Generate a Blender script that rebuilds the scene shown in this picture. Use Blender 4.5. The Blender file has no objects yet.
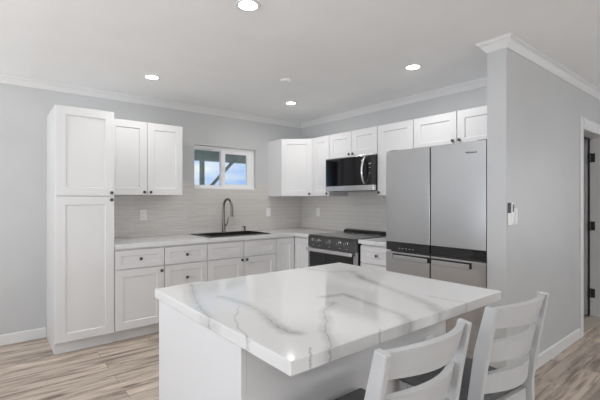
import bpy, bmesh, math, random
from mathutils import Vector, Matrix

# ------------------------------------------------------------------ camera, world, light, exposure
S = bpy.context.scene
COL = S.collection
PI = math.pi

cam_d = bpy.data.cameras.new('camera')
cam = bpy.data.objects.new('camera', cam_d)
COL.objects.link(cam)
cam_d.sensor_fit = 'HORIZONTAL'
cam_d.sensor_width = 36.0
cam_d.lens = 385 / 600 * 36.0
cam_d.clip_start = 0.02
cam.location = (-3.632, -4.438, 1.3226)
cam.rotation_euler = (PI / 2, 0, 0.8892 - PI / 2)
S.camera = cam

S.view_settings.view_transform = 'Standard'
S.view_settings.look = 'None'
S.view_settings.gamma = 1.0
S.view_settings.use_curve_mapping = False
S.view_settings.exposure = 0.15
S.cycles.use_denoising = True
S.cycles.max_bounces = 10
S.cycles.diffuse_bounces = 6
S.cycles.sample_clamp_indirect = 8

# sky: blue with soft white clouds
W = bpy.data.worlds.new('sky')
S.world = W
W.use_nodes = True
wn = W.node_tree
wn.nodes.clear()
w_out = wn.nodes.new('ShaderNodeOutputWorld')
w_bg = wn.nodes.new('ShaderNodeBackground')
w_co = wn.nodes.new('ShaderNodeTexCoord')
w_map = wn.nodes.new('ShaderNodeMapping')
w_map.inputs['Scale'].default_value = (5.0, 5.0, 13.0)
w_map.inputs['Location'].default_value = (0.6, 0.35, 0.2)
w_no = wn.nodes.new('ShaderNodeTexNoise')
w_no.inputs['Scale'].default_value = 1.0
w_no.inputs['Detail'].default_value = 5.0
w_ra = wn.nodes.new('ShaderNodeValToRGB')
w_ra.color_ramp.elements[0].position = 0.47
w_ra.color_ramp.elements[0].color = (0.36, 0.55, 0.93, 1)
w_ra.color_ramp.elements[1].position = 0.66
w_ra.color_ramp.elements[1].color = (0.85, 0.89, 0.94, 1)
wn.links.new(w_co.outputs['Generated'], w_map.inputs['Vector'])
wn.links.new(w_map.outputs['Vector'], w_no.inputs['Vector'])
# unseen extra cloud added towards the rear, to make the incoming light less blue
w_sep = wn.nodes.new('ShaderNodeSeparateXYZ')
w_mr = wn.nodes.new('ShaderNodeMapRange')
w_mr.inputs['From Min'].default_value = 0.1
w_mr.inputs['From Max'].default_value = -0.4
w_mr.inputs['To Min'].default_value = 0.0
w_mr.inputs['To Max'].default_value = 0.25
w_ad = wn.nodes.new('ShaderNodeMath'); w_ad.operation = 'ADD'
wn.links.new(w_co.outputs['Generated'], w_sep.inputs[0])
wn.links.new(w_sep.outputs['Y'], w_mr.inputs['Value'])
wn.links.new(w_no.outputs['Fac'], w_ad.inputs[0])
wn.links.new(w_mr.outputs[0], w_ad.inputs[1])
wn.links.new(w_ad.outputs[0], w_ra.inputs['Fac'])
wn.links.new(w_ra.outputs['Color'], w_bg.inputs['Color'])
w_bg.inputs['Strength'].default_value = 1.0
wn.links.new(w_bg.outputs['Background'], w_out.inputs['Surface'])

LAMP_W = 4.0          # each ceiling downlight
def area_light(name, loc, rot, sx, sy, power, color=(1, 1, 1)):
    d = bpy.data.lights.new(name, 'AREA')
    d.shape = 'RECTANGLE'
    d.size, d.size_y, d.energy, d.color = sx, sy, power, color
    o = bpy.data.objects.new(name, d)
    o.location, o.rotation_euler = loc, rot
    COL.objects.link(o)
    return o
# daylight at the room's window openings (left side glass door, rear windows)
area_light('daylight_left', (-6.78, -2.6, 1.15), (0, -PI / 2 - 1.25, 0), 2.1, 3.4, 140, (0.985, 0.995, 1.0))
area_light('daylight_rear', (-3.4, -8.48, 1.35), (PI / 2 + 1.15, 0, 0), 3.4, 1.7, 105, (0.985, 0.995, 1.0))
area_light('daylight_hall', (1.4, -8.48, 1.35), (PI / 2 + 1.15, 0, 0), 2.2, 1.7, 8, (1.0, 0.98, 0.95))

area_light('daylight_end', (3.18, -5.6, 1.35), (0, PI / 2 + 0.7, 0), 1.7, 2.2, 9, (1.0, 0.99, 0.97))

# ------------------------------------------------------------------ material helpers
def mat(name, base=(0.8, 0.8, 0.8), rough=0.5, metal=0.0, ior=1.5, spec=0.5):
    m = bpy.data.materials.new(name)
    m.use_nodes = True
    b = m.node_tree.nodes['Principled BSDF']
    b.inputs['Base Color'].default_value = (*base, 1)
    b.inputs['Roughness'].default_value = rough
    b.inputs['Metallic'].default_value = metal
    b.inputs['IOR'].default_value = ior
    b.inputs['Specular IOR Level'].default_value = spec
    return m
def nd(m, t, **kw):
    n = m.node_tree.nodes.new(t)
    for k, v in kw.items():
        setattr(n, k, v)
    return n
def lk(m, a, b):
    m.node_tree.links.new(a, b)
def bsdf(m):
    return m.node_tree.nodes['Principled BSDF']
def add_noise_bump(m, scale=(60, 60, 60), strength=0.05, detail=3, dist=0.01):
    co = nd(m, 'ShaderNodeTexCoord'); mp = nd(m, 'ShaderNodeMapping')
    mp.inputs['Scale'].default_value = scale
    no = nd(m, 'ShaderNodeTexNoise'); no.inputs['Scale'].default_value = 1; no.inputs['Detail'].default_value = detail
    bu = nd(m, 'ShaderNodeBump'); bu.inputs['Strength'].default_value = strength; bu.inputs['Distance'].default_value = dist
    lk(m, co.outputs['Object'], mp.inputs['Vector']); lk(m, mp.outputs['Vector'], no.inputs['Vector'])
    lk(m, no.outputs['Fac'], bu.inputs['Height']); lk(m, bu.outputs['Normal'], bsdf(m).inputs['Normal'])
    return no
def subtle_variation(m, base, amount=0.04, scale=3.0):
    co = nd(m, 'ShaderNodeTexCoord')
    no = nd(m, 'ShaderNodeTexNoise'); no.inputs['Scale'].default_value = scale; no.inputs['Detail'].default_value = 4
    ra = nd(m, 'ShaderNodeValToRGB')
    ra.color_ramp.elements[0].position = 0.3; ra.color_ramp.elements[1].position = 0.7
    ra.color_ramp.elements[0].color = (*[c * (1 - amount) for c in base], 1)
    ra.color_ramp.elements[1].color = (*[min(1, c * (1 + amount)) for c in base], 1)
    lk(m, co.outputs['Object'], no.inputs['Vector']); lk(m, no.outputs['Fac'], ra.inputs['Fac'])
    lk(m, ra.outputs['Color'], bsdf(m).inputs['Base Color'])

WALLC = (0.548, 0.555, 0.56)
M = {}
M['wall'] = mat('grey_wall_paint', WALLC, 0.55); subtle_variation(M['wall'], WALLC, 0.02); add_noise_bump(M['wall'], (45,) * 3, 0.12, 3, 0.004)
M['hallwall'] = mat('grey_satin_wall_paint', WALLC, 0.33); subtle_variation(M['hallwall'], WALLC, 0.02); add_noise_bump(M['hallwall'], (38,) * 3, 0.25, 3, 0.006)
M['ceiling'] = mat('ceiling_paint', (0.91, 0.92, 0.925), 0.75); subtle_variation(M['ceiling'], (0.91, 0.92, 0.925), 0.015)
M['trim'] = mat('white_trim_paint', (0.74, 0.74, 0.74), 0.4)
M['vinyl'] = mat('white_window_vinyl', (0.88, 0.88, 0.88), 0.35)
M['cab'] = mat('white_cabinet_lacquer', (0.735, 0.735, 0.74), 0.38); subtle_variation(M['cab'], (0.735, 0.735, 0.74), 0.008)
M['stool'] = mat('pale_grey_painted_wood', (0.52, 0.525, 0.53), 0.42); subtle_variation(M['stool'], (0.52, 0.525, 0.53), 0.03, 8)
M['seat'] = mat('dark_grey_seat', (0.11, 0.112, 0.115), 0.6); subtle_variation(M['seat'], (0.11, 0.112, 0.115), 0.1, 30)
M['knob'] = mat('dark_nickel', (0.10, 0.10, 0.105), 0.35, 0.9)
M['plastic'] = mat('white_plastic', (0.86, 0.86, 0.85), 0.35)
M['plastic_dark'] = mat('dark_plastic', (0.06, 0.062, 0.066), 0.35)
M['blackglass'] = mat('black_glass', (0.004, 0.004, 0.005), 0.05, 0, 1.6)
M['black'] = mat('black_enamel', (0.008, 0.008, 0.009), 0.3)
M['cooktop'] = mat('grey_ceramic_cooktop', (0.075, 0.076, 0.078), 0.15, 0, 1.6)
M['sinkmat'] = mat('charcoal_sink', (0.035, 0.034, 0.033), 0.35, 0.3); subtle_variation(M['sinkmat'], (0.035, 0.034, 0.033), 0.15, 40)
M['faucet'] = mat('brushed_gunmetal', (0.20, 0.19, 0.18), 0.3, 1.0)
M['mark'] = mat('pale_marking', (0.45, 0.45, 0.45), 0.5)
M['letter'] = mat('dark_grey_badge', (0.04, 0.04, 0.045), 0.35, 0.3)
M['porch'] = mat('dark_green_painted_timber', (0.22, 0.235, 0.19), 0.7); subtle_variation(M['porch'], (0.22, 0.235, 0.19), 0.25, 5)
M['soffit'] = mat('pale_soffit_boards', (0.72, 0.73, 0.71), 0.7); subtle_variation(M['soffit'], (0.72, 0.73, 0.71), 0.1, 4)
M['steelhinge'] = mat('dark_hinge_steel', (0.09, 0.09, 0.09), 0.4, 0.8)
M['threshold'] = mat('beige_threshold', (0.55, 0.49, 0.41), 0.6)

def steel(name, base, rough):
    m = mat(name, base, rough, 1.0)
    no = add_noise_bump(m, (420, 420, 3), 0.02, 2, 0.002)
    return m
M['steel'] = steel('brushed_stainless_steel', (0.45, 0.452, 0.457), 0.24)
M['steeldark'] = steel('dark_stainless_steel', (0.15, 0.15, 0.153), 0.34)
M['steelbright'] = steel('polished_stainless_steel', (0.80, 0.80, 0.81), 0.22)

def glass_mat():
    m = bpy.data.materials.new('window_glass'); m.use_nodes = True
    nt = m.node_tree; nt.nodes.clear()
    o = nt.nodes.new('ShaderNodeOutputMaterial'); mx = nt.nodes.new('ShaderNodeMixShader')
    t = nt.nodes.new('ShaderNodeBsdfTransparent'); g = nt.nodes.new('ShaderNodeBsdfGlossy')
    g.inputs['Roughness'].default_value = 0.02
    t.inputs['Color'].default_value = (0.96, 0.98, 0.97, 1)
    f = nt.nodes.new('ShaderNodeFresnel'); f.inputs['IOR'].default_value = 1.45
    nt.links.new(f.outputs[0], mx.inputs[0]); nt.links.new(t.outputs[0], mx.inputs[1]); nt.links.new(g.outputs[0], mx.inputs[2])
    nt.links.new(mx.outputs[0], o.inputs[0])
    return m
M['glass'] = glass_mat()

def lamp_mat():
    m = bpy.data.materials.new('lamp_diffuser'); m.use_nodes = True
    b = bsdf(m)
    b.inputs['Base Color'].default_value = (0.9, 0.9, 0.9, 1)
    b.inputs['Emission Color'].default_value = (1, 0.98, 0.95, 1)
    b.inputs['Emission Strength'].default_value = 9.0
    return m
M['lamp'] = lamp_mat()

def floor_mat():
    m = mat('grey_brown_vinyl_planks', (0.4, 0.34, 0.28), 0.42)
    co = nd(m, 'ShaderNodeTexCoord')
    br = nd(m, 'ShaderNodeTexBrick')
    br.offset = 0.37; br.offset_frequency = 2
    br.inputs['Scale'].default_value = 1
    br.inputs['Brick Width'].default_value = 1.22
    br.inputs['Row Height'].default_value = 0.145
    br.inputs['Mortar Size'].default_value = 0.0012
    br.inputs['Mortar Smooth'].default_value = 0.1
    br.inputs['Bias'].default_value = 0.0
    br.inputs['Color1'].default_value = (0, 0, 0, 1); br.inputs['Color2'].default_value = (1, 1, 1, 1)
    br.inputs['Mortar'].default_value = (0, 0, 0, 1)
    lk(m, co.outputs['Object'], br.inputs['Vector'])
    # per-plank offset for the grain
    sep = nd(m, 'ShaderNodeSeparateColor'); lk(m, br.outputs['Color'], sep.inputs['Color'])
    mul = nd(m, 'ShaderNodeMath', operation='MULTIPLY'); mul.inputs[1].default_value = 17.3
    lk(m, sep.outputs['Red'], mul.inputs[0])
    cmb = nd(m, 'ShaderNodeCombineXYZ'); lk(m, mul.outputs[0], cmb.inputs['Z'])
    add = nd(m, 'ShaderNodeVectorMath', operation='ADD')
    lk(m, co.outputs['Object'], add.inputs[0]); lk(m, cmb.outputs[0], add.inputs[1])
    mp = nd(m, 'ShaderNodeMapping'); mp.inputs['Scale'].default_value = (2.3, 19, 1)
    lk(m, add.outputs[0], mp.inputs['Vector'])
    n1 = nd(m, 'ShaderNodeTexNoise'); n1.inputs['Scale'].default_value = 1; n1.inputs['Detail'].default_value = 6
    n1.inputs['Roughness'].default_value = 0.62; n1.inputs['Distortion'].default_value = 0.6
    lk(m, mp.outputs[0], n1.inputs['Vector'])
    ra = nd(m, 'ShaderNodeValToRGB'); cr = ra.color_ramp
    cr.elements[0].position = 0.30; cr.elements[0].color = (0.15, 0.112, 0.085, 1)
    cr.elements[1].position = 0.68; cr.elements[1].color = (0.63, 0.53, 0.435, 1)
    e = cr.elements.new(0.44); e.color = (0.38, 0.31, 0.255, 1)
    e = cr.elements.new(0.54); e.color = (0.53, 0.445, 0.375, 1)
    lk(m, n1.outputs['Fac'], ra.inputs['Fac'])
    # plank tone
    mr = nd(m, 'ShaderNodeMapRange'); mr.inputs['To Min'].default_value = 0.86; mr.inputs['To Max'].default_value = 1.14
    lk(m, sep.outputs['Red'], mr.inputs['Value'])
    mx = nd(m, 'ShaderNodeVectorMath', operation='SCALE')
    lk(m, ra.outputs['Color'], mx.inputs[0]); lk(m, mr.outputs[0], mx.inputs['Scale'])
    mo = nd(m, 'ShaderNodeMix', data_type='RGBA')
    lk(m, br.outputs['Fac'], mo.inputs['Factor']); lk(m, mx.outputs[0], mo.inputs['A'])
    mo.inputs['B'].default_value = (0.10, 0.08, 0.065, 1)
    lk(m, mo.outputs['Result'], bsdf(m).inputs['Base Color'])
    bu = nd(m, 'ShaderNodeBump'); bu.inputs['Strength'].default_value = 0.08; bu.inputs['Distance'].default_value = 0.004
    lk(m, n1.outputs['Fac'], bu.inputs['Height']); lk(m, bu.outputs['Normal'], bsdf(m).inputs['Normal'])
    return m
M['floor'] = floor_mat()

def tile_mat(axis):
    """narrow glazed wall tiles; axis = wall direction ('X' or 'Y')"""
    m = mat('beige_glazed_tile_' + axis.lower(), (0.6, 0.57, 0.54), 0.18)
    co = nd(m, 'ShaderNodeTexCoord'); sp = nd(m, 'ShaderNodeSeparateXYZ'); cb = nd(m, 'ShaderNodeCombineXYZ')
    lk(m, co.outputs['Object'], sp.inputs[0])
    lk(m, sp.outputs[axis], cb.inputs['X']); lk(m, sp.outputs['Z'], cb.inputs['Y'])
    br = nd(m, 'ShaderNodeTexBrick'); br.offset = 0.5
    br.inputs['Scale'].default_value = 1
    br.inputs['Brick Width'].default_value = 0.60; br.inputs['Row Height'].default_value = 0.052
    br.inputs['Mortar Size'].default_value = 0.0024; br.inputs['Mortar Smooth'].default_value = 0.2
    br.inputs['Color1'].default_value = (0.62, 0.60, 0.575, 1); br.inputs['Color2'].default_value = (0.645, 0.625, 0.60, 1)
    br.inputs['Mortar'].default_value = (0.76, 0.745, 0.72, 1)
    lk(m, cb.outputs[0], br.inputs['Vector']); lk(m, br.outputs['Color'], bsdf(m).inputs['Base Color'])
    mp = nd(m, 'ShaderNodeMapping'); mp.inputs['Scale'].default_value = (7, 30, 1)
    lk(m, cb.outputs[0], mp.inputs['Vector'])
    no = nd(m, 'ShaderNodeTexNoise'); no.inputs['Scale'].default_value = 1; no.inputs['Detail'].default_value = 2
    lk(m, mp.outputs[0], no.inputs['Vector'])
    su = nd(m, 'ShaderNodeMath', operation='SUBTRACT'); lk(m, no.outputs['Fac'], su.inputs[0]); lk(m, br.outputs['Fac'], su.inputs[1])
    bu = nd(m, 'ShaderNodeBump'); bu.inputs['Strength'].default_value = 0.5; bu.inputs['Distance'].default_value = 0.008
    lk(m, su.outputs[0], bu.inputs['Height']); lk(m, bu.outputs['Normal'], bsdf(m).inputs['Normal'])
    return m
M['tileX'] = tile_mat('X'); M['tileY'] = tile_mat('Y')

QUARTZ = (0.74, 0.74, 0.74)
def quartz_noise_mat():
    m = mat('white_quartz_worktop', QUARTZ, 0.09)
    co = nd(m, 'ShaderNodeTexCoord')
    n0 = nd(m, 'ShaderNodeTexNoise'); n0.inputs['Scale'].default_value = 2.2; n0.inputs['Detail'].default_value = 5; n0.inputs['Distortion'].default_value = 1.2
    lk(m, co.outputs['Object'], n0.inputs['Vector'])
    s = nd(m, 'ShaderNodeMath', operation='SUBTRACT'); s.inputs[1].default_value = 0.5; lk(m, n0.outputs['Fac'], s.inputs[0])
    a = nd(m, 'ShaderNodeMath', operation='ABSOLUTE'); lk(m, s.outputs[0], a.inputs[0])
    ra = nd(m, 'ShaderNodeValToRGB'); ra.color_ramp.elements[0].color = (0.60, 0.59, 0.58, 1); ra.color_ramp.elements[0].position = 0.0
    ra.color_ramp.elements[1].color = (*QUARTZ, 1); ra.color_ramp.elements[1].position = 0.012
    lk(m, a.outputs[0], ra.inputs['Fac']); lk(m, ra.outputs['Color'], bsdf(m).inputs['Base Color'])
    return m
M['quartz'] = quartz_noise_mat()

def quartz_vein_mat(veins):
    """white quartz whose grey veins follow the given polylines (world XY, metres); each vein = (points, halo width, halo strength, line strength)"""
    m = mat('veined_white_quartz', QUARTZ, 0.07)
    co = nd(m, 'ShaderNodeTexCoord')
    nz = nd(m, 'ShaderNodeTexNoise'); nz.inputs['Scale'].default_value = 20; nz.inputs['Detail'].default_value = 8; nz.inputs['Roughness'].default_value = 0.72
    lk(m, co.outputs['Object'], nz.inputs['Vector'])
    c1 = nd(m, 'ShaderNodeVectorMath', operation='SUBTRACT'); c1.inputs[1].default_value = (0.5, 0.5, 0.5); lk(m, nz.outputs['Color'], c1.inputs[0])
    c2 = nd(m, 'ShaderNodeVectorMath', operation='SCALE'); c2.inputs['Scale'].default_value = 0.042; lk(m, c1.outputs[0], c2.inputs[0])
    c3 = nd(m, 'ShaderNodeVectorMath', operation='ADD'); lk(m, co.outputs['Object'], c3.inputs[0]); lk(m, c2.outputs[0], c3.inputs[1])
    flat = nd(m, 'ShaderNodeVectorMath', operation='MULTIPLY'); flat.inputs[1].default_value = (1, 1, 0); lk(m, c3.outputs[0], flat.inputs[0])
    P = flat.outputs[0]
    # patchy strength along the veins
    np_ = nd(m, 'ShaderNodeTexNoise'); np_.inputs['Scale'].default_value = 6; np_.inputs['Detail'].default_value = 3
    lk(m, co.outputs['Object'], np_.inputs['Vector'])
    pm = nd(m, 'ShaderNodeMapRange'); pm.inputs['From Min'].default_value = 0.35; pm.inputs['From Max'].default_value = 0.62
    pm.inputs['To Min'].default_value = 0.45; pm.inputs['To Max'].default_value = 1.0
    lk(m, np_.outputs['Fac'], pm.inputs['Value'])
    total = None
    for pts, width, hs, ls in veins:
        dmin = None
        for (ax, ay), (bx, by) in zip(pts[:-1], pts[1:]):
            L2 = (bx - ax) ** 2 + (by - ay) ** 2
            pa = nd(m, 'ShaderNodeVectorMath', operation='SUBTRACT'); lk(m, P, pa.inputs[0]); pa.inputs[1].default_value = (ax, ay, 0)
            dt = nd(m, 'ShaderNodeVectorMath', operation='DOT_PRODUCT'); lk(m, pa.outputs[0], dt.inputs[0])
            dt.inputs[1].default_value = ((bx - ax) / L2, (by - ay) / L2, 0)
            h = nd(m, 'ShaderNodeClamp'); lk(m, dt.outputs['Value'], h.inputs['Value'])
            sc = nd(m, 'ShaderNodeVectorMath', operation='SCALE'); sc.inputs[0].default_value = (bx - ax, by - ay, 0); lk(m, h.outputs[0], sc.inputs['Scale'])
            ds = nd(m, 'ShaderNodeVectorMath', operation='DISTANCE'); lk(m, pa.outputs[0], ds.inputs[0]); lk(m, sc.outputs[0], ds.inputs[1])
            if dmin is None:
                dmin = ds.outputs['Value']
            else:
                mn = nd(m, 'ShaderNodeMath', operation='MINIMUM'); lk(m, dmin, mn.inputs[0]); lk(m, ds.outputs['Value'], mn.inputs[1]); dmin = mn.outputs[0]
        hal = nd(m, 'ShaderNodeMapRange'); hal.interpolation_type = 'SMOOTHSTEP'
        hal.inputs['From Min'].default_value = 0; hal.inputs['From Max'].default_value = width
        hal.inputs['To Min'].default_value = hs; hal.inputs['To Max'].default_value = 0; lk(m, dmin, hal.inputs['Value'])
        # crisp broken dark line along the middle of the soft band
        li = nd(m, 'ShaderNodeMapRange'); li.inputs['From Min'].default_value = 0.0006; li.inputs['From Max'].default_value = 0.0048
        li.inputs['To Min'].default_value = ls; li.inputs['To Max'].default_value = 0; lk(m, dmin, li.inputs['Value'])
        mxx = nd(m, 'ShaderNodeMath', operation='MAXIMUM'); lk(m, hal.outputs[0], mxx.inputs[0]); lk(m, li.outputs[0], mxx.inputs[1])
        if total is None:
            total = mxx.outputs[0]
        else:
            t2 = nd(m, 'ShaderNodeMath', operation='MAXIMUM'); lk(m, total, t2.inputs[0]); lk(m, mxx.outputs[0], t2.inputs[1]); total = t2.outputs[0]
    fm = nd(m, 'ShaderNodeMath', operation='MULTIPLY', use_clamp=True); lk(m, total, fm.inputs[0]); lk(m, pm.outputs[0], fm.inputs[1])
    mx = nd(m, 'ShaderNodeMix', data_type='RGBA'); lk(m, fm.outputs[0], mx.inputs['Factor'])
    mx.inputs['A'].default_value = (*QUARTZ, 1); mx.inputs['B'].default_value = (0.24, 0.235, 0.225, 1)
    lk(m, mx.outputs['Result'], bsdf(m).inputs['Base Color'])
    return m

# ------------------------------------------------------------------ mesh helpers
class MB:
    """collects shapes into one mesh"""
    def __init__(self):
        self.bm = bmesh.new()
    def box(self, x0, x1, y0, y1, z0, z1, bev=0.0, seg=2):
        t = bmesh.new()
        bmesh.ops.create_cube(t, size=1)
        for v in t.verts:
            v.co = Vector(((x0 + x1) / 2 + v.co.x * (x1 - x0), (y0 + y1) / 2 + v.co.y * (y1 - y0), (z0 + z1) / 2 + v.co.z * (z1 - z0)))
        if bev > 0:
            bmesh.ops.bevel(t, geom=t.edges[:] , offset=bev, segments=seg, affect='EDGES', profile=0.5)
        self._merge(t)
        return self
    def _merge(self, t):
        me = bpy.data.meshes.new('tmp'); t.to_mesh(me); t.free()
        self.bm.from_mesh(me); bpy.data.meshes.remove(me)
    def poly(self, verts, faces):
        vs = [self.bm.verts.new(v) for v in verts]
        for f in faces:
            self.bm.faces.new([vs[i] for i in f])
        return self
    def prism(self, pts, axis, a0, a1, bev=0):
        """pts = polygon in the two other axes; extruded along axis from a0 to a1"""
        def P(p, a):
            return {'x': (a, p[0], p[1]), 'y': (p[0], a, p[1]), 'z': (p[0], p[1], a)}[axis]
        t = bmesh.new()
        va = [t.verts.new(P(p, a0)) for p in pts]; vb = [t.verts.new(P(p, a1)) for p in pts]
        n = len(pts)
        t.faces.new(va); t.faces.new(vb[::-1])
        for i in range(n):
            t.faces.new((va[i], vb[i], vb[(i + 1) % n], va[(i + 1) % n]))
        bmesh.ops.recalc_face_normals(t, faces=t.faces[:])
        if bev:
            bmesh.ops.bevel(t, geom=t.edges[:], offset=bev, segments=2, affect='EDGES', profile=0.5)
        self._merge(t)
        return self
    def lathe(self, prof, origin=(0, 0, 0), axis='z', n=20, cap=True):
        """prof = [(radius, height)]; revolved round axis through origin"""
        o = Vector(origin)
        def P(r, h, k):
            a = 2 * PI * k / n
            c, s = r * math.cos(a), r * math.sin(a)
            return o + {'z': Vector((c, s, h)), 'y': Vector((c, h, s)), 'x': Vector((h, c, s))}[axis]
        t = bmesh.new()
        rings = []
        for r, h in prof:
            if r < 1e-6:
                rings.append([t.verts.new(P(0, h, 0))])
            else:
                rings.append([t.verts.new(P(r, h, k)) for k in range(n)])
        for A, B in zip(rings[:-1], rings[1:]):
            for k in range(n):
                k2 = (k + 1) % n
                if len(A) == 1 and len(B) == 1: continue
                if len(A) == 1: t.faces.new((A[0], B[k], B[k2]))
                elif len(B) == 1: t.faces.new((A[k], B[0], A[k2]))
                else: t.faces.new((A[k], B[k], B[k2], A[k2]))
        for R in (rings[0], rings[-1]):
            if len(R) > 1 and cap: t.faces.new(R)
        bmesh.ops.recalc_face_normals(t, faces=t.faces[:])
        self._merge(t)
        return self
    def tube(self, pts, r, n=12):
        pts = [Vector(p) for p in pts]
        rs = r if isinstance(r, (list, tuple)) else [r] * len(pts)
        t = bmesh.new(); rings = []
        up = Vector((0.31, 0.87, 0.17)).normalized()
        for i, p in enumerate(pts):
            d = (pts[min(i + 1, len(pts) - 1)] - pts[max(i - 1, 0)]).normalized()
            u = (up - d * up.dot(d)).normalized(); v = d.cross(u)
            up = u
            rings.append([t.verts.new(p + (u * math.cos(2 * PI * k / n) + v * math.sin(2 * PI * k / n)) * rs[i]) for k in range(n)])
        for A, B in zip(rings[:-1], rings[1:]):
            for k in range(n):
                t.faces.new((A[k], A[(k + 1) % n], B[(k + 1) % n], B[k]))
        t.faces.new(rings[0]); t.faces.new(rings[-1])
        bmesh.ops.recalc_face_normals(t, faces=t.faces[:])
        self._merge(t)
        return self
    def shaker(self, x0, x1, z0, z1, yf, t=0.02, fr=0.058, rec=0.009, sl=0.006, ch=0.0015):
        """five-piece shaker front facing -y, front plane at yf, recessed panel"""
        def loop(i, y):
            return [(x0 + i, y, z0 + i), (x1 - i, y, z0 + i), (x1 - i, y, z1 - i), (x0 + i, y, z1 - i)]
        loops = [loop(0, yf + t), loop(0, yf + ch), loop(ch, yf), loop(fr, yf), loop(fr + sl, yf + rec)]
        vs = []; fs = []
        for l in loops: vs += l
        for k in range(4):
            for j in range(4):
                a, b = k * 4 + j, k * 4 + (j + 1) % 4
                fs.append((a, b, b + 4, a + 4))
        fs.append((16, 17, 18, 19)); fs.append((3, 2, 1, 0))
        self.poly(vs, fs)
        return self
    def build(self, name, material, parent=None, smooth=False, loc=None, rot=None):
        bmesh.ops.recalc_face_normals(self.bm, faces=self.bm.faces[:])
        me = bpy.data.meshes.new(name)
        self.bm.to_mesh(me); self.bm.free()
        me.materials.append(material)
        o = bpy.data.objects.new(name, me)
        COL.objects.link(o)
        if smooth:
            for p in me.polygons: p.use_smooth = True
            try:
                me.set_sharp_from_angle(angle=math.radians(40))
            except Exception:
                pass
        if parent is not None: o.parent = parent
        if loc is not None: o.location = loc
        if rot is not None: o.rotation_euler = rot
        return o

def empty(name, loc=(0, 0, 0), rz=0.0):
    o = bpy.data.objects.new(name, None)
    o.empty_display_size = 0.1
    o.location = loc; o.rotation_euler = (0, 0, rz)
    COL.objects.link(o)
    return o
def tag(o, label=None, cat=None, group=None, kind=None):
    if label: o['label'] = label
    if cat: o['category'] = cat
    if group: o['group'] = group
    if kind: o['kind'] = kind
    return o
def struct(o, label=None, cat=None):
    o['kind'] = 'structure'
    return tag(o, label, cat)
def copy_tree(o, parent=None):
    c = o.copy(); COL.objects.link(c)
    if parent is not None: c.parent = parent
    for ch in list(o.children): copy_tree(ch, c)
    return c

# ------------------------------------------------------------------ the room
H = 2.46
LX, RX, RY = -6.8, 3.2, -8.5       # left wall, far right wall, rear wall
PX, PYA, PYB = -0.81, -3.12, -3.255 # hall partition: end face x, kitchen face y, hall face y
WX0, WX1, WZ0, WZ1 = -1.683, -0.806, 1.463, 2.0   # window opening

struct(MB().box(LX - .15, RX + .15, RY - .15, 0.16, -0.1, 0).build('floor', M['floor']), 'grey brown wood plank floor of the kitchen and hall', 'floor')
struct(MB().box(LX - .15, RX + .15, RY - .15, 0.16, H, H + .1).build('ceiling', M['ceiling']), 'smooth pale grey ceiling with recessed downlights', 'ceiling')
# back wall with window opening
w = MB()
w.box(LX, WX0, 0, .15, 0, H); w.box(WX1, RX, 0, .15, 0, H)
w.box(WX0, WX1, 0, .15, 0, WZ0); w.box(WX0, WX1, 0, .15, WZ1, H)
struct(w.build('wall_back', M['wall']), 'grey back wall holding the small sliding window', 'wall')
struct(MB().box(0, .12, PYA, 0, 0, H).build('wall_right', M['wall']), 'grey wall behind the range and refrigerator', 'wall')
# hall partition with doorway
DX0, DX1, DZ = 0.895, 1.68, 2.02
w = MB()
w.box(PX, DX0 - .02, PYB, PYA, 0, H); w.box(DX1 + .02, RX, PYB, PYA, 0, H); w.box(DX0 - .02, DX1 + .02, PYB, PYA, DZ + .02, H)
struct(w.build('wall_hall', M['hallwall']), 'satin grey partition wall to the right of the refrigerator', 'wall')
# left wall with glass-door opening, rear wall with two window openings, end wall
w = MB()
w.box(LX - .15, LX, RY, -4.35, 0, H); w.box(LX - .15, LX, -.85, .15, 0, H); w.box(LX - .15, LX, -4.35, -.85, 2.25, H)
struct(w.build('wall_left', M['wall']), 'grey left wall with a wide glazed opening', 'wall')
w = MB()
for a, b in ((LX, -5.15), (-1.65, .25), (2.55, RX)): w.box(a, b, RY - .15, RY, 0, H)
for a, b in ((-5.15, -1.65), (.25, 2.55)): w.box(a, b, RY - .15, RY, 0, .45); w.box(a, b, RY - .15, RY, 2.25, H)
struct(w.build('wall_rear', M['wall']), 'grey rear wall behind the camera with two windows', 'wall')
struct(MB().box(RX, RX + .15, RY, -6.75, 0, H).box(RX, RX + .15, -4.45, .15, 0, H).box(RX, RX + .15, -6.75, -4.45, 0, .45).box(RX, RX + .15, -6.75, -4.45, 2.25, H).build('wall_end', M['wall']), 'grey end wall of the hall', 'wall')

def sweep(path, prof, name, z, material, closed=False):
    """prof = [(out from wall, z offset)], path = XY polyline with the room on its right-hand side"""
    P = [Vector(p) for p in path]
    n = len(P)
    rings = []
    for i in range(n):
        d0 = (P[i] - P[i - 1]).normalized() if i > 0 else None
        d1 = (P[i + 1] - P[i]).normalized() if i < n - 1 else None
        if d0 is None: d0 = d1
        if d1 is None: d1 = d0
        n0 = Vector((d0.y, -d0.x)); n1 = Vector((d1.y, -d1.x))
        m = (n0 + n1); m = m / (1 + n0.dot(n1))
        rings.append([(P[i].x + m.x * o, P[i].y + m.y * o, z + h) for o, h in prof])
    k = len(prof)
    vs = [v for r in rings for v in r]; fs = []
    for i in range(n - 1):
        for j in range(k):
            a, b = i * k + j, i * k + (j + 1) % k
            fs.append((a, b, b + k, a + k))
    fs.append(tuple(range(k))); fs.append(tuple((n - 1) * k + j for j in range(k)))
    return MB().poly(vs, fs).build(name, material)
crown = [(0, -.070), (.006, -.070), (.009, -.062), (.013, -.058), (.034, -.028), (.046, -.018), (.050, -.018), (.053, -.009), (.058, -.007), (.058, 0), (0, 0)]
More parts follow.
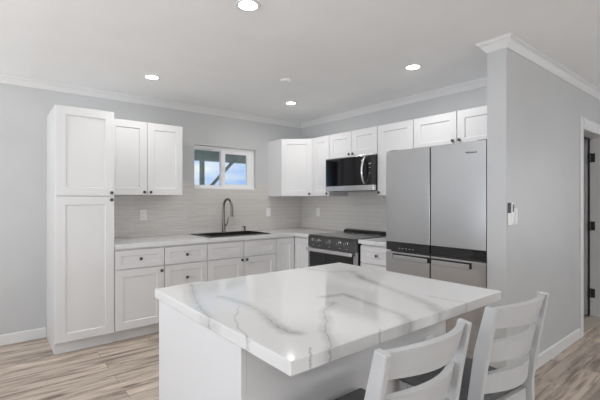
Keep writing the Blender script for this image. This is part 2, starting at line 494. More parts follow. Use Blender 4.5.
struct(sweep([(LX, RY), (LX, 0), (0, 0), (0, PYA), (PX, PYA), (PX, PYB), (RX, PYB), (RX, RY)], crown, 'trim_1', H - .0005, M['trim']), 'white crown moulding round the top of the walls', 'crown moulding')
base = [(0, 0), (0, .095), (.006, .095), (.012, .086), (.013, 0)]
struct(sweep([(LX, -.85), (LX, 0), (-3.195, 0)], base, 'baseboard_back', 0, M['trim']), 'white baseboard along the back wall left of the tall cabinet', 'baseboard')
struct(sweep([(0, PYA), (PX, PYA), (PX, PYB), (DX0 - .11, PYB)], base, 'baseboard_hall', 0, M['trim']), 'white baseboard along the hall partition', 'baseboard')
struct(sweep([(DX1 + .11, PYB), (RX, PYB), (RX, RY)], base, 'baseboard_right', 0, M['trim']), 'white baseboard past the hall doorway', 'baseboard')
# glazed tile backsplash
TT = 0.008
w = MB(); w.box(-2.726, -.61, -TT, -.0005, .9145, 1.370); w.box(-1.963, WX0 , -TT, -.0005, 1.370, 1.54)
w.box(WX1, -.612, -TT, -.0005, 1.370, 1.54); w.box(WX0, WX1, -TT, -.0005, 1.370, WZ0)
w.box(-.61, -.0005, -TT, -.0005, .9145, 1.370)
struct(w.build('trim_2', M['tileX']), 'beige glazed tile backsplash under the window', 'backsplash')
struct(MB().box(-TT, -.0005, -2.185, -TT - .001, .9145, 1.370).box(-TT, -.0005, -1.710, -.956, 1.370, 1.425).build('trim_3', M['tileY']), 'beige glazed tile backsplash behind the range', 'backsplash')

# window: white two-pane slider set in the opening
win = struct(empty('window_1', (0, 0, 0)), 'small white two-pane sliding window over the sink', 'window')
f = MB(); ft = .035
f.box(WX0, WX1, .05, .12, WZ1 - ft, WZ1); f.box(WX0, WX1, .05, .12, WZ0, WZ0 + ft)
f.box(WX0, WX0 + ft * .6, .05, .12, WZ0 + ft, WZ1 - ft); f.box(WX1 - ft, WX1, .05, .12, WZ0 + ft, WZ1 - ft)
f.build('window_frame', M['vinyl'], win)
mid = -1.275
f = MB(); st = .03
for (a, b, y0, y1) in ((WX0 + ft * .6, mid + .02, .088, .112),):
    f.box(a, a + st * .5, y0, y1, WZ0 + ft, WZ1 - ft); f.box(b - st * 1.2, b, y0, y1, WZ0 + ft, WZ1 - ft)
    f.box(a + st * .5, b - st * 1.2, y0, y1, WZ1 - ft - st * .5, WZ1 - ft); f.box(a + st * .5, b - st * 1.2, y0, y1, WZ0 + ft, WZ0 + ft + st * .5)
sl = f.build('fixed_sash', M['vinyl'], win)
MB().box(WX0 + ft, mid, .098, .102, WZ0 + ft, WZ1 - ft).build('pane', M['glass'], sl)
f = MB()
a, b, y0, y1 = mid - .015, WX1 - ft, .058, .084
f.box(a, a + .055, y0, y1, WZ0 + ft, WZ1 - ft); f.box(b - .07, b, y0, y1, WZ0 + ft, WZ1 - ft)
f.box(a + .055, b - .07, y0, y1, WZ1 - ft - .04, WZ1 - ft); f.box(a + .055, b - .07, y0, y1, WZ0 + ft, WZ0 + ft + .028)
sr = f.build('sliding_sash', M['vinyl'], win)
MB().box(a + .04, b - .04, .069, .073, WZ0 + ft + .02, WZ1 - ft - .02).build('pane', M['glass'], sr)
MB().box(a + .012, a + .032, .046, .058, 1.69, 1.76, .003).build('latch', M['plastic'], sr)
f = MB(); f.box(WX0, WX1, .0, .05, WZ0, WZ0 + .008)
f.build('window_sill', M['vinyl'], win)

# porch roof outside the window
porch = tag(empty('porch_roof', (0, 2.5, 0)), 'dark green timber porch beam with post and brace outside the window', 'porch')
MB().box(-4.5, 4.5, -.07, .07, 2.08, 2.27).build('beam', M['porch'], porch)
MB().box(-.465, -.395, -.04, .04, 0, 2.08).build('post', M['porch'], porch)
MB().prism([(-.395, 1.40), (-.395, 1.47), (.19, 2.08), (.255, 2.08)], 'y', -.03, .03).build('brace', M['porch'], porch)
MB().box(-4.5, 4.5, -2.3, .5, 2.272, 2.29).build('soffit', M['soffit'], porch)

# hall doorway: lining, casing, hinges, door leaf swung into the room beyond
dr = struct(empty('door_1', (0, 0, 0)), 'white cased hall doorway with dark hinges on the far jamb', 'doorway')
f = MB()
f.box(DX0 - .0195, DX0, PYB - .003, PYA + .003, 0, DZ); f.box(DX1, DX1 + .0195, PYB - .003, PYA + .003, 0, DZ); f.box(DX0 - .0195, DX1 + .0195, PYB - .003, PYA + .003, DZ, DZ + .0195)
f.build('jamb', M['trim'], dr)
cas = [(0, 0), (.10, 0), (.10, .014), (.085, .018), (.03, .013), (.008, .010), (0, .006)]
f = MB()
f.prism([(DX0 - .005 - p, PYB - .0005 - q) for p, q in cas], 'z', 0, DZ + .105)
f.prism([(DX1 + .005 + p, PYB - .0005 - q) for p, q in cas], 'z', 0, DZ + .105)
f.prism([(PYB - .0005 - q, DZ + .005 + p) for p, q in cas], 'x', DX0 - .004, DX1 + .004)
f.build('door_casing', M['trim'], dr)
for z in (1.80, 1.03, .27):
    h = MB(); h.box(DX1 - .004, DX1 - .0005, PYA - .045, PYA - .002, z - .05, z + .05); h.lathe([(.008, -.052), (.008, .052)], (DX1 - .008, PYA + .002, z), 'z', 10)
    h.build('hinge', M['steelhinge'], dr)
g = MB(); g.shaker(-.40, .40, .01, 2.02, -.02, .04, .11, .008)
g.build('door_leaf', M['wall'], dr, loc=(DX1 + .03, PYA + .43, 0), rot=(0, 0, -PI / 2))
MB().box(DX0, DX1, PYB, PYA, 0, .012).build('threshold', M['threshold'], dr)

# ------------------------------------------------------------------ cabinets
# local frame of a cabinet: x to the right along its front, -y out of the front, z up; origin at its back left corner on the floor
KNOB = [(.0055, 0), (.0055, -.012), (.0135, -.015), (.0155, -.019), (.0145, -.024), (.009, -.027), (0, -.0275)]
def knob(parent, x, y, z):
    return MB().lathe(KNOB, (x, y, z), 'y', 16).build('knob', M['knob'], parent, smooth=True)
RB = -PI / 2   # rotation of the units on the right wall
GAP = .0038
def cab_root(name, x, y, z, rz, label, cat='cabinet', group=None):
    return tag(empty(name, (x, y, z), rz), label, cat, group)
def front(parent, x0, x1, z0, z1, yf, kind='door', fr=.070, kn=None):
    d = MB().shaker(x0 + GAP, x1 - GAP, z0 + GAP, z1 - GAP, yf, fr=fr).build(kind, M['cab'], parent)
    if kn: knob(d, kn[0], yf, kn[1])
    return d
UB, UT = 1.372, 2.130
D_B, D_U = .607, .318   # carcass depths (fronts add 2 cm)
E1 = .0006

# tall pantry cabinet
t = cab_root('pantry_cabinet', -3.190, -.001, 0, 0, 'tall white shaker pantry cabinet standing at the left end of the run')
MB().box(0, .4615, -D_B, 0, .105, UT, .001).build('carcass', M['cab'], t)
MB().box(0, .4615, -D_B + .045, 0, 0, .1045).build('toe_kick', M['cab'], t)
front(t, 0, .4615, 1.356, UT, -D_B - .0205, kn=(.433, 1.388))
front(t, 0, .4615, .105, 1.356, -D_B - .0205, kn=(.433, 1.325))

# wall cabinet left of the window
t = cab_root('wall_cabinet', -2.7275, -.001, 0, 0, 'white double-door wall cabinet between the pantry and the window')
MB().box(0, .762, -D_U, 0, UB, UT, .001).build('carcass', M['cab'], t)
front(t, 0, .381, UB, UT, -D_U - .0205, kn=(.349, UB + .032))
front(t, .381, .762, UB, UT, -D_U - .0205, kn=(.413, UB + .032))

CT = .872
def base_carcass(t, w):
    MB().box(0, w, -D_B, 0, .105, CT, .001).build('carcass', M['cab'], t)
    MB().box(0, w, -D_B + .06, 0, 0, .1045).build('toe_kick', M['cab'], t)
YF = -D_B - .0205
DZ0, DZ1 = .675, .855      # top drawer row
t = cab_root('base_cabinet', -2.7275, -.001, 0, 0, 'white base cabinet with one drawer over one door, beside the pantry')
base_carcass(t, .4565)
front(t, 0, .4565, DZ0, DZ1, YF, 'drawer', .052, kn=(.228, .765))
front(t, 0, .4565, .11, DZ0, YF, 'door', kn=(.425, .63))
t = cab_root('drawer_cabinet', -2.2705, -.001, 0, 0, 'white base cabinet with a stack of three drawers left of the sink')
base_carcass(t, .4575)
front(t, 0, .4575, DZ0, DZ1, YF, 'drawer', .052, kn=(.229, .765))
front(t, 0, .4575, .392, DZ0, YF, 'drawer', .058, kn=(.229, .533))
front(t, 0, .4575, .11, .392, YF, 'drawer', .058, kn=(.229, .25))
t = cab_root('sink_cabinet', -1.8125, -.001, 0, 0, 'white sink base cabinet with two false drawer fronts over two doors')
wk = .9; hw = wk / 2
c = MB(); c.box(0, .018, -D_B, 0, .105, CT); c.box(wk - .018, wk, -D_B, 0, .105, CT); c.box(.018, wk - .018, -D_B, 0, .105, .123)
c.box(.018, wk - .018, -.012, 0, .123, CT); c.box(.018, wk - .018, -D_B, -D_B + .018, .60, CT); c.build('carcass', M['cab'], t)
MB().box(0, wk, -D_B + .06, 0, 0, .1045).build('toe_kick', M['cab'], t)
front(t, 0, hw, DZ0, DZ1, YF, 'drawer_front', .052)
front(t, hw, wk, DZ0, DZ1, YF, 'drawer_front', .052)
front(t, 0, hw, .11, DZ0, YF, 'door', kn=(hw - .032, .645))
front(t, hw, wk, .11, DZ0, YF, 'door', kn=(hw + .032, .645))
# corner base: L-shaped
L1 = -.9465
t = cab_root('corner_base_cabinet', 0, -.001, 0, 0, 'white L-shaped corner base cabinet between the sink and the range')
L0 = -.9115
c = MB(); c.prism([(L0, 0), (-.001, 0), (-.001, L1 + .001), (-D_B, L1 + .001), (-D_B, -D_B), (L0, -D_B)], 'z', .105, CT); c.build('carcass', M['cab'], t)
c = MB(); k = -D_B + .06; c.prism([(L0, 0), (-.001, 0), (-.001, L1 + .001), (k, L1 + .001), (k, k), (L0, k)], 'z', 0, .1045); c.build('toe_kick', M['cab'], t)
front(t, L0, -D_B - .0225, .11, DZ1, YF, 'door')
d = MB().shaker(GAP, -(L1) - D_B - .0225 - GAP, .112, DZ1 - GAP, -.0205, fr=.070).build('door', M['cab'], t, loc=(-D_B, -D_B - .0225, 0), rot=(0, 0, RB))
# base right of the range
t = cab_root('base_cabinet', -.001, -1.7265, 0, RB, 'narrow white base cabinet between the range and the refrigerator')
base_carcass(t, .45)
front(t, 0, .45, DZ0, DZ1, YF, 'drawer', .052, kn=(.225, .765))
front(t, 0, .45, .11, DZ0, YF, 'door', kn=(.032, .63))

# upper cabinets on the right wall
t = cab_root('corner_wall_cabinet', -.001, -.001, 0, 0, 'white corner wall cabinet with a door set at an angle')
c = MB(); dw = .318; cw = .609
c.prism([(-cw, 0), (0, 0), (0, -cw), (-dw, -cw), (-cw, -dw)], 'z', UB, UT); c.build('carcass', M['cab'], t)
dl = math.hypot(cw - dw, cw - dw)
d = MB().shaker(.006, dl - .006, UB + GAP, UT - GAP, -.0205, fr=.070).build('door', M['cab'], t, loc=(-cw, -dw, 0), rot=(0, 0, -PI / 4))
knob(d, dl - .038, -.0205, UB + .032)
t = cab_root('wall_cabinet', -.001, -.6475, 0, RB, 'narrow white single-door wall cabinet between the corner cabinet and the microwave')
MB().box(0, .305, -D_U, 0, UB, UT, .001).build('carcass', M['cab'], t)
MB().box(-.036, -.0005, -D_U - .018, -D_U + .02, UB, UT).build('filler_strip', M['cab'], t)
front(t, 0, .305, UB, UT, -D_U - .0205, kn=(.274, UB + .032))
t = cab_root('bridge_cabinet', -.001, -.9535, 0, RB, 'short white double-door wall cabinet directly above the microwave')
MB().box(0, .760, -D_U, 0, 1.826, UT, .001).build('carcass', M['cab'], t)
front(t, 0, .38, 1.826, UT, -D_U - .0205, kn=(.350, 1.858))
front(t, .38, .76, 1.826, UT, -D_U - .0205, kn=(.410, 1.858))
t = cab_root('wall_cabinet', -.001, -1.7145, 0, RB, 'white single-door wall cabinet between the microwave and the refrigerator')
MB().box(0, .456, -D_U, 0, UB, UT, .001).build('carcass', M['cab'], t)
front(t, 0, .456, UB, UT, -D_U - .0205, kn=(.032, UB + .032))
t = cab_root('refrigerator_cabinet', -.001, -2.1715, 0, RB, 'short white double-door wall cabinet above the refrigerator')
MB().box(0, .914, -D_U, 0, 1.80, UT, .001).build('carcass', M['cab'], t)
MB().box(.9145, .946, -D_U - .018, -D_U, 1.80, UT).build('filler_strip', M['cab'], t)
front(t, 0, .457, 1.80, UT, -D_U - .0205, kn=(.425, 1.862))
front(t, .457, .914, 1.80, UT, -D_U - .0205, kn=(.489, 1.862))

# ------------------------------------------------------------------ worktops, sink, tap
CZ0, CZ1 = .8735, .9135
SX0, SX1, SY0, SY1 = -1.755, -.965, -.575, -.075
w = MB(); fy = -.655
w.prism([(-2.727, -.0085), (SX0 + .02, -.0085), (SX0 + .02, fy), (-2.727, fy)], 'z', CZ0, CZ1)
w.prism([(SX0 + .02, -.0085), (SX1 - .02, -.0085), (SX1 - .02, SY1 - .02), (SX0 + .02, SY1 - .02)], 'z', CZ0, CZ1)
w.prism([(SX0 + .02, SY0 + .02), (SX1 - .02, SY0 + .02), (SX1 - .02, fy), (SX0 + .02, fy)], 'z', CZ0, CZ1)
w.prism([(SX1 - .02, -.0085), (-.0085, -.0085), (-.0085, -.949), (fy, -.949), (fy, fy), (SX1 - .02, fy)], 'z', CZ0, CZ1)
tag(w.build('worktop', M['quartz']), 'long white quartz worktop running from the pantry into the corner around the sink', 'worktop')
w = MB(); w.box(fy, -.0085, -2.184, -1.7215, CZ0, CZ1, .002)
tag(w.build('worktop', M['quartz']), 'short white quartz worktop between the range and the refrigerator', 'worktop')

sk = tag(empty('sink', ((SX0 + SX1) / 2, (SY0 + SY1) / 2, CZ1)), 'dark drop-in kitchen sink set in the worktop under the window', 'sink')
hx, hy = (SX1 - SX0) / 2, (SY1 - SY0) / 2
bx, by0, by1 = hx - .03, -hy + .03, hy - .085
c = MB()
c.box(-hx, hx, -hy, by0, .0008, .009); c.box(-hx, hx, by1, hy, .0008, .009); c.box(-hx, -bx, by0, by1, .0008, .009); c.box(bx, hx, by0, by1, .0008, .009)
c.build('rim', M['sinkmat'], sk)
c = MB()
c.box(-bx - .008, -bx, by0, by1, -.20, .008); c.box(bx, bx + .008, by0, by1, -.20, .008)
c.box(-bx, bx, by0 - .008, by0, -.20, .008); c.box(-bx, bx, by1, by1 + .008, -.20, .008); c.box(-bx - .008, bx + .008, by0 - .008, by1 + .008, -.21, -.20)
c.build('basin', M['sinkmat'], sk)
MB().lathe([(.045, 0), (.045, .003), (.03, .004), (0, .002)], (0, 0, -.1998), 'z').build('drain', M['faucet'], sk)

tp = tag(empty('faucet', (-1.349, -.118, CZ1 + .0092)), 'tall gunmetal gooseneck faucet with pull-down spray at the sink', 'faucet')
MB().lathe([(.027, 0), (.027, .006), (.022, .012), (.0205, .06), (.019, .12), (.0165, .15), (.0135, .16)], (0, 0, 0), 'z').build('base', M['faucet'], tp, smooth=True)
pts = [(0, 0, .15), (0, 0, .22), (0, 0, .31)]
R_ = .10
for k in range(1, 13):
    a = PI * k / 12
    pts.append((0, -R_ + R_ * math.cos(a), .31 + R_ * math.sin(a)))
pts.append((0, -2 * R_ - .004, .285))
MB().tube(pts, .0145, 14).build('spout', M['faucet'], tp, smooth=True)
MB().lathe([(.0, 0), (.017, 0), (.018, .01), (.0165, .05), (.014, .08), (.012, .09), (0, .09)], (0, -2 * R_ - .004, .20), 'z').build('spray_head', M['faucet'], tp, smooth=True)
MB().tube([(.010, 0, .075), (.030, 0, .085), (.048, 0, .115), (.056, -.006, .16), (.058, -.010, .19)], [.011, .011, .009, .0065, .006], 10).build('lever', M['faucet'], tp, smooth=True)
sd = tag(empty('soap_dispenser', (-1.045, -.112, CZ1 + .0092)), 'small gunmetal soap dispenser right of the faucet', 'soap dispenser')
MB().lathe([(.018, 0), (.018, .004), (.013, .008), (.012, .045), (.014, .05), (.014, .062), (0, .064)], (0, 0, 0), 'z').build('base', M['faucet'], sd, smooth=True)
MB().tube([(0, 0, .055), (-.03, -.02, .06), (-.062, -.042, .056)], [.008, .0065, .005], 10).build('spout', M['faucet'], sd, smooth=True)

# ------------------------------------------------------------------ range
rg = tag(empty('range', (-.012, -.9545, 0), RB), 'stainless slide-in range with black oven window and row of knobs', 'range')
RW = .762
c = MB(); c.box(.004, RW - .004, -.63, 0, .03, .905); c.build('body', M['black'], rg)
MB().prism([(-.64, .905), (0, .905), (0, .920), (-.655, .920), (-.668, .912)], 'x', .001, RW - .001).build('cooktop', M['cooktop'], rg)
MB().prism([(-.075, .9205), (0, .9205), (0, .953), (-.045, .953), (-.07, .940)], 'x', .003, RW - .003).build('rear_vent', M['black'], rg)
for (bx_, by_, r_) in ((.2, -.48, .11), (.56, -.48, .09), (.2, -.2, .08), (.56, -.2, .10), (.38, -.2, .055)):
    MB().lathe([(r_, 0), (r_, .0006), (r_ - .004, .0006), (r_ - .004, 0)], (bx_, by_, .9203), 'z', 32, False).build('burner_ring', M['mark'], rg)
cp = MB().prism([(-.631, .780), (-.672, .780), (-.668, .904), (-.631, .904)], 'x', .001, RW - .001).build('control_panel', M['steeldark'], rg)
for kx in (.10, .20, .365, .53, .63):
    kb = MB().lathe([(.026, 0), (.026, -.006), (.021, -.008), (.019, -.030), (.017, -.034), (0, -.034)], (kx, -.671, .855), 'y', 20).build('burner_knob', M['steel'], cp, smooth=True)
    MB().box(kx - .003, kx + .003, -.7085, -.7045, .842, .874).build('pointer', M['black'], kb)
for kx in (.10, .20, .365, .53, .63):
    MB().box(kx - .012, kx + .012, -.6735, -.6715, .797, .803).build('marking', M['mark'], cp)
dd = MB().box(.002, RW - .002, -.672, -.6305, .155, .776, .003).build('oven_door', M['steel'], rg)
MB().box(.035, RW - .035, -.675, -.6725, .22, .752, .001).build('oven_window', M['blackglass'], dd)
c = MB(); c.box(.02, RW - .02, -.722, -.702, .732, .774, .008)
for kx in (.05, RW - .075): c.box(kx, kx + .025, -.706, -.6755, .738, .760, .003)
c.build('oven_handle', M['steelbright'], dd)
MB().box(.002, RW - .002, -.668, -.6305, .03, .150, .003).build('storage_drawer', M['steel'], rg)
for fx in (.04, RW - .04):
    for fy_ in (-.58, -.06): MB().lathe([(.018, 0), (.018, .03)], (fx, fy_, 0), 'z', 12).build('foot', M['black'], rg)

# ------------------------------------------------------------------ microwave
mw = tag(empty('microwave', (-.010, -.9555, 1.43), RB), 'black and stainless microwave mounted above the range', 'microwave')
MW, MH = .757, .392
MB().box(0, MW, -.345, 0, .0, MH, .002).build('body', M['black'], mw)
dr_ = MB(); dr_.box(.0, .655, -.389, -.3455, .058, MH - .012, .002); dr_ = dr_.build('door', M['blackglass'], mw)
hp = []
for k in range(13):
    u = k / 12
    hp.append((.632, -.392 - .045 * math.sin(PI * u) ** .7 if 0 < u < 1 else -.389, .075 + u * .285))
MB().tube(hp, .013, 12).build('handle', M['steelbright'], mw, smooth=True)
pn = MB(); pn.box(.6565, MW, -.389, -.3455, .058, MH - .012, .002); pn = pn.build('control_panel', M['blackglass'], mw)
MB().box(.690, .722, -.3905, -.3893, .285, .297).build('display', M['mark'], pn)
for k, z in enumerate((.245, .215, .185, .155)):
    MB().box(.694, .716, -.3905, -.3893, z, z + .006).build('marking', M['plastic_dark'] if k % 2 else M['mark'], pn)
MB().box(0, MW, -.393, -.3455, .0, .0575, .003).build('lower_trim', M['steelbright'], mw)
MB().box(0, MW, -.391, -.3455, MH - .0115, MH, .002).build('upper_trim', M['steel'], mw)
MB().box(.05, MW - .05, -.30, -.05, -.004, -.0003).build('grease_filter', M['steeldark'], mw)

# ------------------------------------------------------------------ refrigerator
fr = tag(empty('refrigerator', (-.02, -2.197, 0), RB), 'large stainless four-door refrigerator with a black control band', 'refrigerator')
FW, FD = .913, .71
MB().box(.004, FW - .004, -FD, 0, .03, 1.75, .003).build('case', M['steeldark'], fr)
MB().box(.02, FW - .02, -FD - .03, -.05, 0, .0295).box(.01, FW - .01, -FD - .02, -FD + .02, .0305, .095).build('base_grille', M['black'], fr)
half = .4525
YD = -FD - .001
d1 = MB().box(.0, half - .005, -.78, YD, .948, 1.765, .003, 2).build('upper_door', M['steel'], fr)
d2 = MB().box(half + .005, FW, -.78, YD, .948, 1.765, .003, 2).build('upper_door', M['steel'], fr)
b1 = MB().box(.0, half - .005, -.777, YD, .872, .9465, .002).build('control_band', M['blackglass'], fr)
b2 = MB().box(half + .005, FW, -.777, YD, .872, .9465, .002).build('control_band', M['blackglass'], fr)
for k, x in enumerate((.14, .175, .21, .245, .28)):
    MB().box(x, x + .012, -.7778, -.7772, .892, .898).build('marking', M['mark'], b1)
for x0, x1, hx0, hx1 in ((.0, half - .005, .075, half - .005), (half + .005, FW, half + .005, FW - .11)):
    d = MB().box(x0, x1, -.78, YD, .098, .860, .003, 2).build('lower_door', M['steel'], fr)
    MB().box(hx0, hx1, -.7815, -.7803, .800, .846).build('handle_recess', M['black'], d)
    MB().box(hx0 + .016, hx1 - .010, -.800, -.7817, .797, .836, .005).build('handle', M['steel'], d)
for x in (.05, FW - .05):
    MB().box(x - .035, x + .035, -.74, -.60, 1.7508, 1.776, .004).build('hinge_cover', M['steeldark'], fr)
# badge lettering on the right upper door
fc = bpy.data.curves.new('brand_lettering', 'FONT'); fc.body = 'Whirlpool'; fc.size = .021; fc.extrude = .0006; fc.align_x = 'CENTER'
to = bpy.data.objects.new('tmp_text', fc); COL.objects.link(to)
dg = bpy.context.evaluated_depsgraph_get()
me = bpy.data.meshes.new_from_object(to.evaluated_get(dg)); bpy.data.objects.remove(to)
me.materials.clear(); me.materials.append(M['letter'])
bl = bpy.data.objects.new('brand_lettering', me); COL.objects.link(bl); bl.parent = d2
bl.location = (.800, -.7810, 1.676); bl.rotation_euler = (PI / 2, 0, 0)

# ------------------------------------------------------------------ island
IX0, IX1, IY0, IY1 = -3.0356, -1.8406, -3.6653, -2.6395
ib = tag(empty('kitchen_island', (-2.435, -3.03, 0)), 'white island base cabinet with plain end panels under the veined top', 'kitchen island')
ox, oy = -2.435, -3.03
bx0, bx1, by0, by1 = -3.024 - ox, -1.850 - ox, -3.40 - oy, -2.665 - oy
IT = .8720
MB().box(bx0 + .02, bx1 - .02, by0 + .018, by1 - .022, .10, IT - .0005).build('carcass', M['cab'], ib)
MB().box(bx0 + .02, bx1 - .02, by0 + .018, by1 - .08, 0, .0995).build('toe_kick', M['cab'], ib)
MB().box(bx0, bx0 + .0195, by0, by1, 0, IT, .0015).build('end_panel', M['cab'], ib)
MB().box(bx1 - .0195, bx1, by0, by1, 0, IT, .0015).build('end_panel', M['cab'], ib)
MB().box(bx0 + .02, bx1 - .02, by0 + .001, by0 + .0175, 0, IT).build('back_panel', M['cab'], ib)
for k in range(2):
    x0 = bx0 + .022 + k * (bx1 - bx0 - .044) / 2; x1 = x0 + (bx1 - bx0 - .044) / 2
    dj = MB().shaker(-x1 + GAP, -x0 - GAP, .112, IT - .01, -by1 + .001 - .0, .02).build('door', M['cab'], ib, rot=(0, 0, PI))
    knob(dj, (-x0 - .032) if k else (-x1 + .032), -by1 + .001, .80)

def unp(u, v, z=.9135):
    a = (u - 300) / 385; c_, s_ = math.cos(.8892), math.sin(.8892)
    t_ = (z - 1.3226) / ((200 - v) / 385)
    return (-3.632 + t_ * (c_ + a * s_), -4.438 + t_ * (s_ - a * c_))
veins = [
    ([(-2.914, -2.768), (-2.877, -2.873), (-2.900, -3.002), (-2.923, -3.120), (-2.905, -3.200), (-2.942, -3.29), (-2.97, -3.40)], .020, .22, .62),
    ([(-2.735, -2.82), (-2.69, -2.98), (-2.72, -3.15), (-2.74, -3.27), (-2.76, -3.36), (-2.80, -3.47), (-2.86, -3.60)], .006, .05, .40),
]
def pxv(pts, wd, hs, ls): return ([unp(*p) for p in pts], wd, hs, ls)
veins = [
    pxv([(186, 279), (192, 286), (194, 297), (200, 307), (208, 316), (215, 326), (216, 338)], .030, .34, .8),
    pxv([(222, 297), (246, 304), (262, 313), (276, 325), (288, 332), (298, 333)], .040, .44, .8),
    pxv([(240, 306), (235, 317), (237, 326), (245, 334), (252, 350)], .006, .1, .6),
    pxv([(333, 303), (324, 311), (327, 322), (325, 332), (332, 345), (326, 358), (318, 372)], .034, .36, .8),
    pxv([(308, 372), (313, 360), (309, 348)], .008, .1, .65),
    pxv([(352, 271), (364, 279), (378, 284), (396, 291), (414, 298), (430, 305), (447, 317)], .050, .50, .75),
    pxv([(322, 297), (344, 294), (362, 301), (384, 309), (402, 315), (409, 322), (407, 334)], .036, .46, .75),
    pxv([(300, 268), (330, 272), (352, 271)], .03, .28, .45),
    pxv([(430, 296), (455, 301), (480, 305)], .02, .2, .4),
    pxv([(380, 329), (381, 346)], .006, .1, .6),
]
M['island_quartz'] = quartz_vein_mat(veins)
tag(MB().box(IX0, IX1, IY0, IY1, .8735, .9135, .003).build('island_worktop', M['island_quartz']), 'large white quartz island top with grey veins and overhang', 'worktop')

# ------------------------------------------------------------------ stools
def make_stool(label, x, y, rz):
    """counter stool facing +y: dished dark seat, slatted back on two raked posts"""
    root = tag(empty('counter_stool', (x, y, 0), rz), label, 'stool', 'ladder-back stools at the island')
    hw_, fwz = .193, .175       # half width at back and front
    zs = .562                   # seat underside
    # rear legs continue up as the back posts
    for s in (-1, 1):
        l = MB()
        prof = [(-.015, 0), (.030, 0), (.038, .60), (.010, .80), (-.030, .961), (-.068, .954), (-.040, .80), (-.010, .60)]
        xo = s * hw_
        l.prism([(-.19 + p, q) for p, q in prof], 'x', xo - .0115, xo + .0115, .004)
        l.build('leg', M['stool'], root)
        f_ = MB(); f_.prism([(s * fwz - .018, .125), (s * fwz + .018, .125), (s * fwz + .018, .160), (s * fwz - .018, .160)], 'z', 0, zs - .001, .003)
        f_.build('leg', M['stool'], root)
    # curved back rails
    def rail(z0, z1, yc, yt, bow):
        """yc = y at bottom, yt = y at the top edge"""
        n = 14; vs = []; fs = []
        x0, x1 = -hw_ + .012, hw_ - .012
        for i in range(n + 1):
            u = i / n; xx = x0 + (x1 - x0) * u
            b = -bow * math.sin(PI * u)
            dz = .010 * math.sin(PI * u)
            for (yy, zz) in ((yc - .011, z0), (yc + .011, z0), (yt + .011, z1 + dz), (yt - .011, z1 + dz)):
                vs.append((xx, yy + b, zz))
        for i in range(n):
            for j in range(4):
                a_, b_ = i * 4 + j, i * 4 + (j + 1) % 4
                fs.append((a_, b_, b_ + 4, a_ + 4))
        fs.append((0, 1, 2, 3)); fs.append((n * 4 + 3, n * 4 + 2, n * 4 + 1, n * 4))
        r = MB().poly(vs, fs)
        return r.build('back_rail', M['stool'], root, smooth=True)
    rail(.880, .954, -.214, -.236, .050)
    rail(.755, .825, -.188, -.203, .050)
    rail(.640, .706, -.175, -.180, .050)
    # seat
    m_ = MB(); m_.prism([(-.178, -.165), (.178, -.165), (.2, .185), (-.2, .185)], 'z', zs, zs + .035, .010)
    m_.build('seat', M['seat'], root)
    for (a0, a1, c0, c1) in ((-.156, .156, .132, .152), ):
        MB().box(a0, a1, c0, c1, zs - .06, zs - .0005).build('apron', M['stool'], root)
    MB().box(-.178, .178, -.178, -.160, zs - .06, zs - .0005).build('apron', M['stool'], root)
    for s in (-1, 1):
        MB().box(s * .180 - .009, s * .180 + .009, -.150, .124, zs - .06, zs - .0005).build('apron', M['stool'], root)
        MB().box(s * .180 - .009, s * .180 + .009, -.165, .124, .20, .235).build('stretcher', M['stool'], root)
    MB().box(-.156, .156, .130, .152, .26, .295).build('stretcher', M['stool'], root)
    MB().box(-.178, .178, -.184, -.166, .26, .295).build('stretcher', M['stool'], root)
    return root
make_stool('pale grey slatted-back stool pulled to the middle of the island overhang', -2.703, -3.608, 0)
make_stool('pale grey slatted-back stool at the island corner nearest the hall', -2.100, -3.612, math.radians(-4))

# ------------------------------------------------------------------ ceiling lights, detector
def downlight(x, y, label, watt=LAMP_W):
    t = tag(empty('downlight', (x, y, H)), label, 'ceiling light', 'recessed ceiling downlights')
    MB().lathe([(.056, -.001), (.056, -.004), (.070, -.006), (.072, -.001)], (0, 0, 0), 'z', 32).build('trim_ring', M['trim'], t, smooth=True)
    MB().lathe([(0, -.003), (.055, -.003), (.055, -.001), (0, -.001)], (0, 0, 0), 'z', 32).build('diffuser', M['lamp'], t)
    d = bpy.data.lights.new('lamp', 'AREA'); d.shape = 'DISK'; d.size = .09; d.energy = watt; d.color = (1, .985, .965)
    o = bpy.data.objects.new('lamp', d); COL.objects.link(o); o.parent = t; o.location = (0, 0, -.0085)
for x, y, l in ((-2.452, -2.503, 'recessed ceiling downlight nearest the camera, above the island'),
                (-2.452, -.811, 'recessed ceiling downlight in front of the pantry cabinet'),
                (-.807, -2.490, 'recessed ceiling downlight in front of the refrigerator'),
                (-.870, -.866, 'recessed ceiling downlight near the kitchen corner')):
    downlight(x, y, l)
downlight(.6, -4.9, 'added unseen downlight that brightens the hall floor', 5)  # lamp outside the view, added to lift the light on the hall floor
sm = tag(empty('ceiling_cover', (-1.436, -1.521, H)), 'small flat white round cover on the ceiling between the downlights', 'ceiling cover')
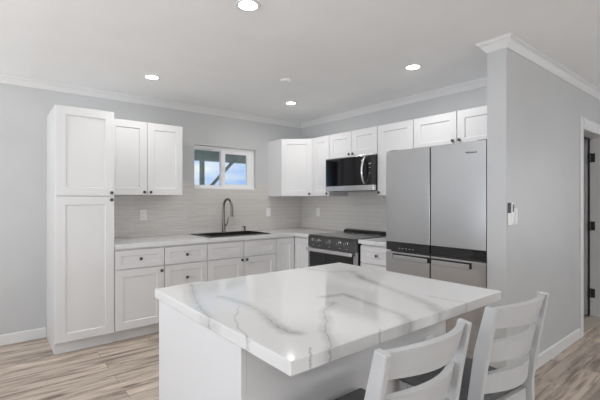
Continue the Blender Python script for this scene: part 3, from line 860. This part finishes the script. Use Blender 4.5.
MB().lathe([(0, -.014), (.045, -.014), (.052, -.010), (.055, -.001), (0, -.001)], (0, 0, 0), 'z', 32).build('cover', M['ceiling'], sm, smooth=True)
MB().lathe([(0, -.018), (.012, -.018), (.014, -.0145), (0, -.0145)], (.02, -.015, 0), 'z', 16).build('button', M['plastic'], sm)

# ------------------------------------------------------------------ outlets and switches
def outlet(x, y, z, rz, label, kind='outlet'):
    t = tag(empty('wall_outlet' if kind == 'outlet' else 'light_switch', (x, y, z), rz), label, 'outlet' if kind == 'outlet' else 'switch')
    MB().box(-.036, .036, -.006, -.0005, -.058, .058, .002).build('cover_plate', M['plastic'], t)
    if kind == 'outlet':
        for s in (-1, 1):
            r_ = MB().box(-.017, .017, -.0085, -.0062, s * .024 - .015, s * .024 + .015, .001).build('socket', M['plastic'], t)
            MB().box(-.008, -.005, -.0090, -.0086, s * .024 - .004, s * .024 + .006).box(.005, .008, -.0090, -.0086, s * .024 - .004, s * .024 + .006).build('slot', M['plastic_dark'], r_)
    else:
        MB().box(-.017, .017, -.0095, -.0062, -.034, .034, .0015).build('rocker', M['plastic'], t)
    return t
outlet(-2.286, -TT, 1.155, 0, 'white double outlet on the tile left of the sink')
outlet(-.604, -TT, 1.156, 0, 'white rocker switch on the tile right of the sink', 'switch')
outlet(-TT, -.381, 1.153, RB, 'white double outlet on the tile left of the range')
outlet(-2.0, -3.3995, .62, 0, 'white double outlet under the island overhang')
outlet(-.672, PYB, 1.205, 0, 'white rocker switch on the hall partition beside the remote', 'switch')
rm = tag(empty('remote_control', (-.775, PYB, 1.23)), 'white remote control in a wall holder at the partition corner', 'remote control')
rm.location.x = -.772
MB().box(-.022, .022, -.022, -.0005, -.085, .0, .003).build('holder', M['plastic'], rm)
rr = MB().box(-.018, .018, -.030, -.0225, -.075, .075, .003).build('handset', M['plastic'], rm)
MB().box(-.013, .013, -.0308, -.0302, .010, .062).build('screen', M['plastic_dark'], rr)
MB().box(-.018, .018, -.021, -.0005, .001, .073).build('back_rest', M['plastic_dark'], rm)
